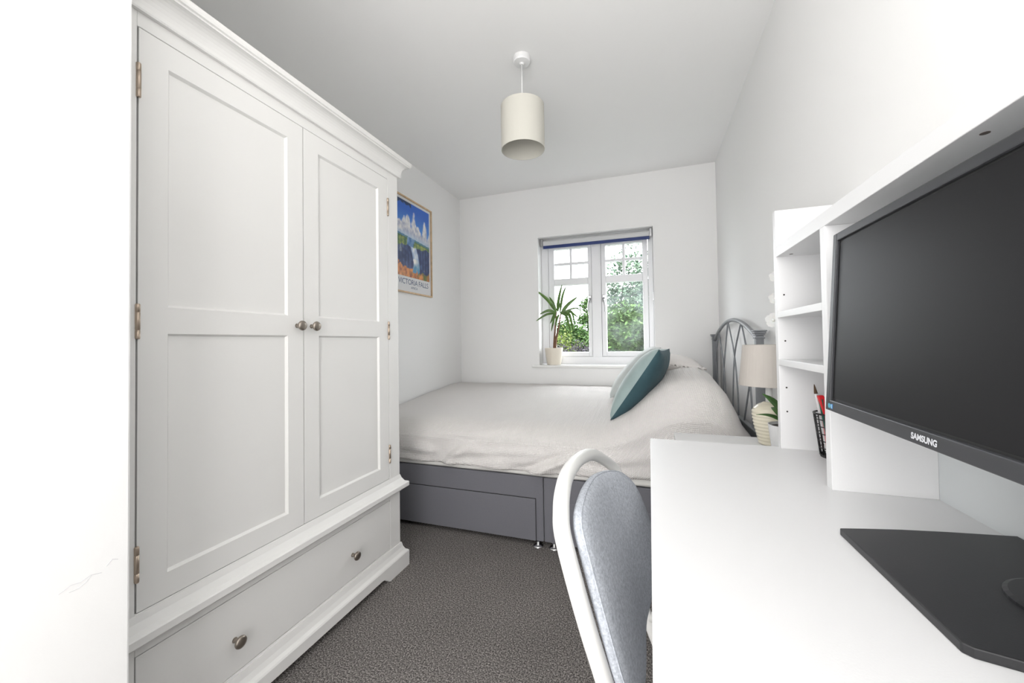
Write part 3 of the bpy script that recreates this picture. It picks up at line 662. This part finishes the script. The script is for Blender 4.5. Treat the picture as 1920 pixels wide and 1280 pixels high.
for a_, dy in ((Vector((-.022, .612, .36)), .10), (Vector((-.018, 1.017, .37)), -.09)):
    bm = bmesh.new(); tube(bm, [a_, Vector((.10, a_.y+dy*.6, .400)), Vector((.38, a_.y+dy, .402))], .0115, 10); mk('seat_rail', bm, WHITEM, ch, smooth=True)

# ------------------------------------------------------------------ ceiling pendant
PX, PY = -.548, 1.765
pl = thing('pendant_light', (PX, PY, 1.95), 'cream drum pendant light hanging from the ceiling', 'lamp')
bm = bmesh.new(); lathe(bm, [(.041, 0), (.041, -.022), (.038, -.028), (.012, -.031), (.008, -.038)], (PX, PY, ZC), 36); mk('ceiling_rose', bm, WHITEP, pl, smooth=False, bevel=.001)
bm = bmesh.new(); tube(bm, [(PX, PY, ZC-.03), (PX-.001, PY, 2.13)], .0033, 10); mk('flex', bm, WHITEP, pl, smooth=True)
bm = bmesh.new(); lathe(bm, [(.101, 1.952), (.103, 1.952), (.103, 2.162), (.101, 2.162), (.101, 1.952)], (PX, PY, 0), 64, cap=False); mk('drum_shade', bm, CREAM, pl, smooth=False)
bm = bmesh.new(); lathe(bm, [(.018, 2.075), (.018, 2.13), (.010, 2.15)], (PX, PY, 0), 18); mk('lamp_holder', bm, WHITEP, pl, smooth=True)
bm = bmesh.new()
for k in range(3):
    a = k*2.094+.2; tube(bm, [(PX+.015*math.cos(a), PY+.015*math.sin(a), 2.12), (PX+.1*math.cos(a), PY+.1*math.sin(a), 2.155)], .0015, 6)
mk('shade_spider', bm, WHITEM, pl)

# ------------------------------------------------------------------ framed poster
po = thing('framed_poster', (XL, 2.55, 1.41), 'pale wood framed travel poster of a waterfall on the left wall', 'poster')
PA, PB, PZa, PZb = 2.298, 2.797, 1.412, 2.118; fx0, fx1 = XL+.001, XL+.018; ft = .011
mk('frame', BS([(fx0, fx1, PA, PA+ft, PZa, PZb), (fx0, fx1, PB-ft, PB, PZa, PZb), (fx0, fx1, PA+ft, PB-ft, PZa, PZa+ft), (fx0, fx1, PA+ft, PB-ft, PZb-ft, PZb)]), OAK, po, bevel=.001)
pp = mk('paper', B(fx0, fx0+.006, PA+ft, PB-ft, PZa+ft, PZb-ft), PAPER, po)
bm = bmesh.new(); cl = bm.loops.layers.float_color.new('Col')
IA, IB, IZa, IZb = PA+.032, PB-.032, PZa+.122, PZb-.030
def mixc(a, b, t): t = max(0, min(1, t)); return tuple(p+(q-p)*t for p, q in zip(a, b))
def paint(u, v):
    n1 = noise.fractal(Vector((u*5, v*7, 1)), 1, 2, 5); n2 = noise.fractal(Vector((u*14, v*14, 4)), 1, 2, 4)
    hor = .56-.06*u
    if v > hor:
        c = mixc((.10, .36, .80), (.015, .13, .60), (v-hor)/(1-hor)*1.3)
        cl_ = 0
        for (cu, cb, wd_, ht) in ((.08, .60, .16, .16), (.32, .60, .15, .22), (.50, .60, .13, .30), (.62, .58, .16, .18), (.84, .55, .11, .30), (1.0, .55, .10, .14), (.2, .60, .12, .20)):
            d = ((u-cu)/(wd_*(1-.45*max(0, min(1, (v-cb)/ht)))))**2+((v-cb)/ht)**2*(1 if v > cb else 3)
            cl_ = max(cl_, 1.15-d+.55*n1)
        c = mixc(c, mixc((.42, .46, .60), (.86, .85, .86), (v-hor)*3+.9*n2+.25), (cl_-.25)*3)
        c = mixc((.50, .62, .76), c, (v-hor)*14)
        if v > .955+.03*n2 and u < .42: c = mixc(c, (.01, .03, .07), .9)
        return c
    if v > .40-.06*n1+.03*u:
        if abs(u-.38-.35*(v-.4)) < .10+.03*n2: return mixc((.05, .17, .42), (.22, .38, .60), n2+.5)
        return mixc((.06, .16, .07), (.36, .42, .12), n2*1.3+.4 if v < hor-.04 else .1+n2*.3) if v < hor-.025 else mixc((.07, .22, .42), (.10, .25, .25), n1+.5)
    lip = .085+.07*n2-.10*u+(.14*abs(u-.45) if u > .45 else .12*(.45-u))+.02
    if v < lip+.02:
        return mixc(mixc((.30, .07, .02), (.72, .28, .07), n2+.55), (.10, .16, .04), max(0, n1*1.6+(.55 if u > .75 else -.1)))
    gx = u-.52-.06*math.sin(v*9)
    if abs(gx) < .09+.22*max(0, .20-v):
        if v > .26: return mixc((.22, .36, .60), (.85, .89, .93), .9-abs(gx)*9+n2*.5)
        return mixc((.08, .28, .46), (.90, .90, .86), math.exp(-(((u-.50)/.13)**2+((v-.25)/.06)**2))*1.3+.35*n2)
    st = .5+.5*math.sin(u*70+3*n2)
    c = mixc((.015, .035, .13), (.07, .13, .30), .45*st+.8*n2)
    if u < .30 and v > .31: c = mixc(c, (.62, .72, .80), (.10-abs(u-.10))*6*(st*.6+.2))
    return c
NU, NV = 110, 150; V = [[bm.verts.new((fx0+.0066, IA+(IB-IA)*i/NU, IZa+(IZb-IZa)*j/NV)) for j in range(NV+1)] for i in range(NU+1)]
PC = [[paint(i/NU, j/NV) for j in range(NV+1)] for i in range(NU+1)]
for i in range(NU):
    for j in range(NV):
        f = bm.faces.new((V[i][j], V[i+1][j], V[i+1][j+1], V[i][j+1]))
        for l, (a, b) in zip(f.loops, ((i, j), (i+1, j), (i+1, j+1), (i, j+1))): l[cl] = (*PC[a][b], 1)
mk('printed_picture', bm, vcol('poster_print'), pp, recalc=False)
text_mesh('poster_title', 'VICTORIA FALLS', .056, INK, pp, lambda a, b: Vector((fx0+.0068, 2.5475+a, PZa+.083+b)), .96)
text_mesh('poster_subtitle', 'AFRICA', .026, INK, pp, lambda a, b: Vector((fx0+.0068, 2.5475+a, PZa+.044+b)), 1.)
mk('glazing', B(fx0+.0085, fx0+.0100, PA+ft, PB-ft, PZa+ft, PZb-ft), PICGL, po)

# ------------------------------------------------------------------ plant on the sill
QX, QY, QZ = -.790, 3.368, WZ0
yp = thing('potted_yucca', (QX, QY, QZ), 'strap-leaved yucca in a cream pot on the window sill', 'plant')
bm = bmesh.new(); lathe(bm, [(.056, 0), (.060, .002), (.066, .03), (.080, .142), (.081, .147), (.078, .147), (.074, .13)], (QX, QY, QZ), 40); mk('pot', bm, POTC, yp, smooth=False, bevel=.001)
bm = bmesh.new(); lathe(bm, [(.074, .125), (.072, .135), (.02, .137)], (QX, QY, QZ), 24); mk('soil', bm, SOIL, yp)
def cane(pts, r, r1):
    bm = bmesh.new(); tube(bm, spline(pts, 6), r, 10, r1=r1); return mk('cane', bm, STEM, yp, smooth=True)
h1 = (QX+.028, QY, QZ+.46); h2 = (QX+.066, QY-.005, QZ+.44)
cane([(QX+.002, QY, QZ+.12), (QX+.006, QY, QZ+.22), (QX+.018, QY, QZ+.34), h1], .011, .005)
cane([(QX+.012, QY-.004, QZ+.12), (QX+.020, QY-.004, QZ+.21), (QX+.044, QY-.004, QZ+.32), h2], .012, .006)
def strap(base, mid, tip, w):
    P = spline([base, mid, tip], 8); bm = bmesh.new(); n = len(P); A = []; d0 = (Vector(tip)-Vector(base)).normalized(); sd = d0.cross(Vector((0.15, 1, .1))).normalized()
    for i, p in enumerate(P):
        t = i/(n-1); ww = 1.3*w*(min(1, .35+t*2.2))*(1-t**3)**.8+.0008
        A.append([bm.verts.new(p-sd*ww*.5+Vector((0, -.003*(1-t), 0))), bm.verts.new(p+Vector((0, .004, 0))), bm.verts.new(p+sd*ww*.5+Vector((0, -.003*(1-t), 0)))])
    for a, b in zip(A, A[1:]):
        for k in (0, 1): bm.faces.new((a[k], a[k+1], b[k+1], b[k]))
    o = mk('leaf', bm, LEAFY, yp, smooth=True); o.modifiers.new('th', 'SOLIDIFY').thickness = .001
def P(u, v, dy=0):
    # helper: position of a leaf point in the plant's own vertical plane (metres right / up of the pot foot)
    return (QX+u, QY+dy, QZ+v)
L = [((.03, .46), (-.035, .56, -.02), (-.135, .65, -.03), .026), ((.035, .47), (.05, .58, .01), (.078, .70, .01), .022), ((.06, .45), (.085, .59, -.01), (.120, .685, -.01), .018),
     ((.065, .44), (.13, .52, .0), (.215, .585, .0), .026), ((.02, .46), (-.04, .475, -.02), (-.115, .445, -.03), .020), ((.02, .45), (-.05, .44, -.04), (-.145, .385, -.05), .016),
     ((.07, .44), (.145, .46, .01), (.225, .40, -.02), .018), ((.07, .44), (.12, .42, -.02), (.165, .25, -.05), .022), ((.07, .45), (.145, .43, -.02), (.180, .28, -.04), .024),
     ((.07, .45), (.155, .46, .02), (.19, .33, .0), .020), ((.02, .46), (.005, .42, -.02), (-.022, .36, -.03), .018), ((.02, .45), (.01, .39, -.03), (-.012, .29, -.04), .016),
     ((.04, .46), (.055, .52, -.02), (.062, .585, -.03), .016), ((.05, .44), (.04, .40, -.03), (.03, .34, -.05), .018), ((.06, .45), (.19, .49, .02), (.245, .455, .02), .012), ((.03, .47), (-.01, .55, .02), (-.04, .60, .03), .018)]
for (a, b, c, w_) in L: strap(P(*a), P(b[0], b[1], b[2]), P(c[0], c[1], c[2]), w_)

# ------------------------------------------------------------------ garden outside
mk('lawn', B(-40, 40, 3.7, 60, -2.8, -2.7), mat('grass', (.025, .04, .012), .95, var=.4, vscale=3), label='green lawn of the garden below the window', cat='lawn', kind='stuff')
BARK = mat('bark', (.03, .024, .018), .95, bump=.6, bscale=20, spec=.05)
FM = {'mid': foliage('mid_green_leaves', (.010, .027, .007), (.060, .105, .032)), 'dark': foliage('dark_green_leaves', (.0025, .008, .002), (.016, .032, .007)),
      'yel': foliage('yellow_green_leaves', (.022, .038, .008), (.095, .12, .030)), 'pale': foliage('pale_green_leaves', (.030, .055, .036), (.090, .125, .085)),
      'bare': foliage('purple_grey_twigs', (.014, .012, .014), (.055, .050, .057))}
def crown(c, R, n, size, seed, clump=26, shell=.55):
    rnd = random.Random(seed); vs_, fs = [], []
    cl_ = []
    for _ in range(clump):
        d = Vector((rnd.gauss(0, 1), rnd.gauss(0, 1), rnd.gauss(0, 1))).normalized()*(shell+(1-shell)*rnd.random()); cl_.append(Vector((c[0]+d.x*R[0]*.8, c[1]+d.y*R[1]*.8, c[2]+d.z*R[2]*.8)))
    for i in range(n):
        q = rnd.choice(cl_); rr = .30
        p = q+Vector((rnd.gauss(0, rr*R[0]*.5), rnd.gauss(0, rr*R[1]*.5), rnd.gauss(0, rr*R[2]*.5)))
        a = Vector((rnd.gauss(0, 1), rnd.gauss(0, 1), rnd.gauss(0, .6))).normalized(); b = a.orthogonal().normalized(); b = (b*math.cos(i)+a.cross(b)*math.sin(i)); s = size*(.6+.8*rnd.random())
        k = len(vs_); vs_ += [p-a*s, p+b*s*.45, p+a*s, p-b*s*.45]; fs.append((k, k+1, k+2, k+3))
    bm = bmesh.new(); vv = [bm.verts.new(v) for v in vs_]
    for f in fs: bm.faces.new([vv[i] for i in f])
    return bm, cl_
def tree(name, base, c, R, n, size, seed, m, label, cat='tree', clump=26, group=None, tr=.12):
    t = thing(name, base, label, cat, group); bm, cl_ = crown(c, R, n, size, seed, clump); mk('foliage', bm, FM[m], t, recalc=False)
    bm = bmesh.new(); top_ = Vector((c[0], c[1], c[2])); tube(bm, [Vector(base), Vector(base).lerp(top_, .5)+Vector((.05, 0, 0)), top_], tr, 8, r1=tr*.3)
    for q in cl_[:min(16, len(cl_))]: tube(bm, [top_.lerp(Vector(base), .15), top_.lerp(q, .55)+Vector((0, 0, .05)), q], tr*.25, 5, r1=tr*.04)
    mk('trunk', bm, BARK, t); return t
G = -2.69
tree('garden_tree', (-.9, 17, G), (-.55, 17, 2.7), (2.0, 1.4, 2.3), 8000, .085, 1, 'pale', 'tall pale green tree with thin upper branches beyond the misted pane', clump=70)
tree('garden_tree', (-.75, 11.5, G), (-.72, 11.5, .75), (1.15, .8, 1.35), 17000, .06, 2, 'mid', 'bushy mid-green tree seen through the misted right pane', clump=110)
tree('garden_tree', (-2.5, 9.6, G), (-2.15, 9.6, .20), (.75, .7, 1.15), 12000, .045, 3, 'yel', 'rounded yellow-green shrub seen behind the yucca leaves', 'shrub', clump=80)
tree('garden_tree', (-2.0, 15, G), (-2.20, 15, 2.15), (.60, .6, .75), 1400, .05, 4, 'mid', 'slender tree with sparse twigs above the yellow-green shrub', clump=16, tr=.05)
tree('garden_tree', (-2.0, 13.3, G), (-2.35, 13.3, .75), (1.3, .9, 1.15), 14000, .06, 9, 'mid', 'leafy green tree filling the gap behind the yellow-green shrub', 'tree', clump=90)
tree('garden_tree', (.55, 14.4, G), (.1, 14.4, 1.0), (1.3, .9, 1.6), 14000, .07, 10, 'pale', 'pale leafy tree standing behind the bushy mid-green tree', clump=90)
tree('topiary_conifer', (.02, 8.4, G), (.0, 8.4, .66), (.34, .34, .80), 14000, .03, 5, 'dark', 'dense dark green rounded conifer at the right window edge', 'shrub', clump=140)
tree('bare_hedge', (-1.4, 7.2, G), (-1.35, 7.2, .55), (.70, .4, .52), 9000, .028, 6, 'bare', 'low purple-grey twiggy hedge under the left casement view', 'hedge', clump=90)
tree('garden_tree', (3.2, 13, G), (3.2, 13, 1.2), (1.6, 1.5, 2.0), 6000, .075, 7, 'mid', 'broad green tree out beyond the right end of the garden', clump=50)
tree('garden_tree', (-6, 13, G), (-6, 13, 1.0), (2.0, 1.6, 2.0), 6000, .075, 8, 'mid', 'broad green tree out beyond the left end of the garden', clump=50)
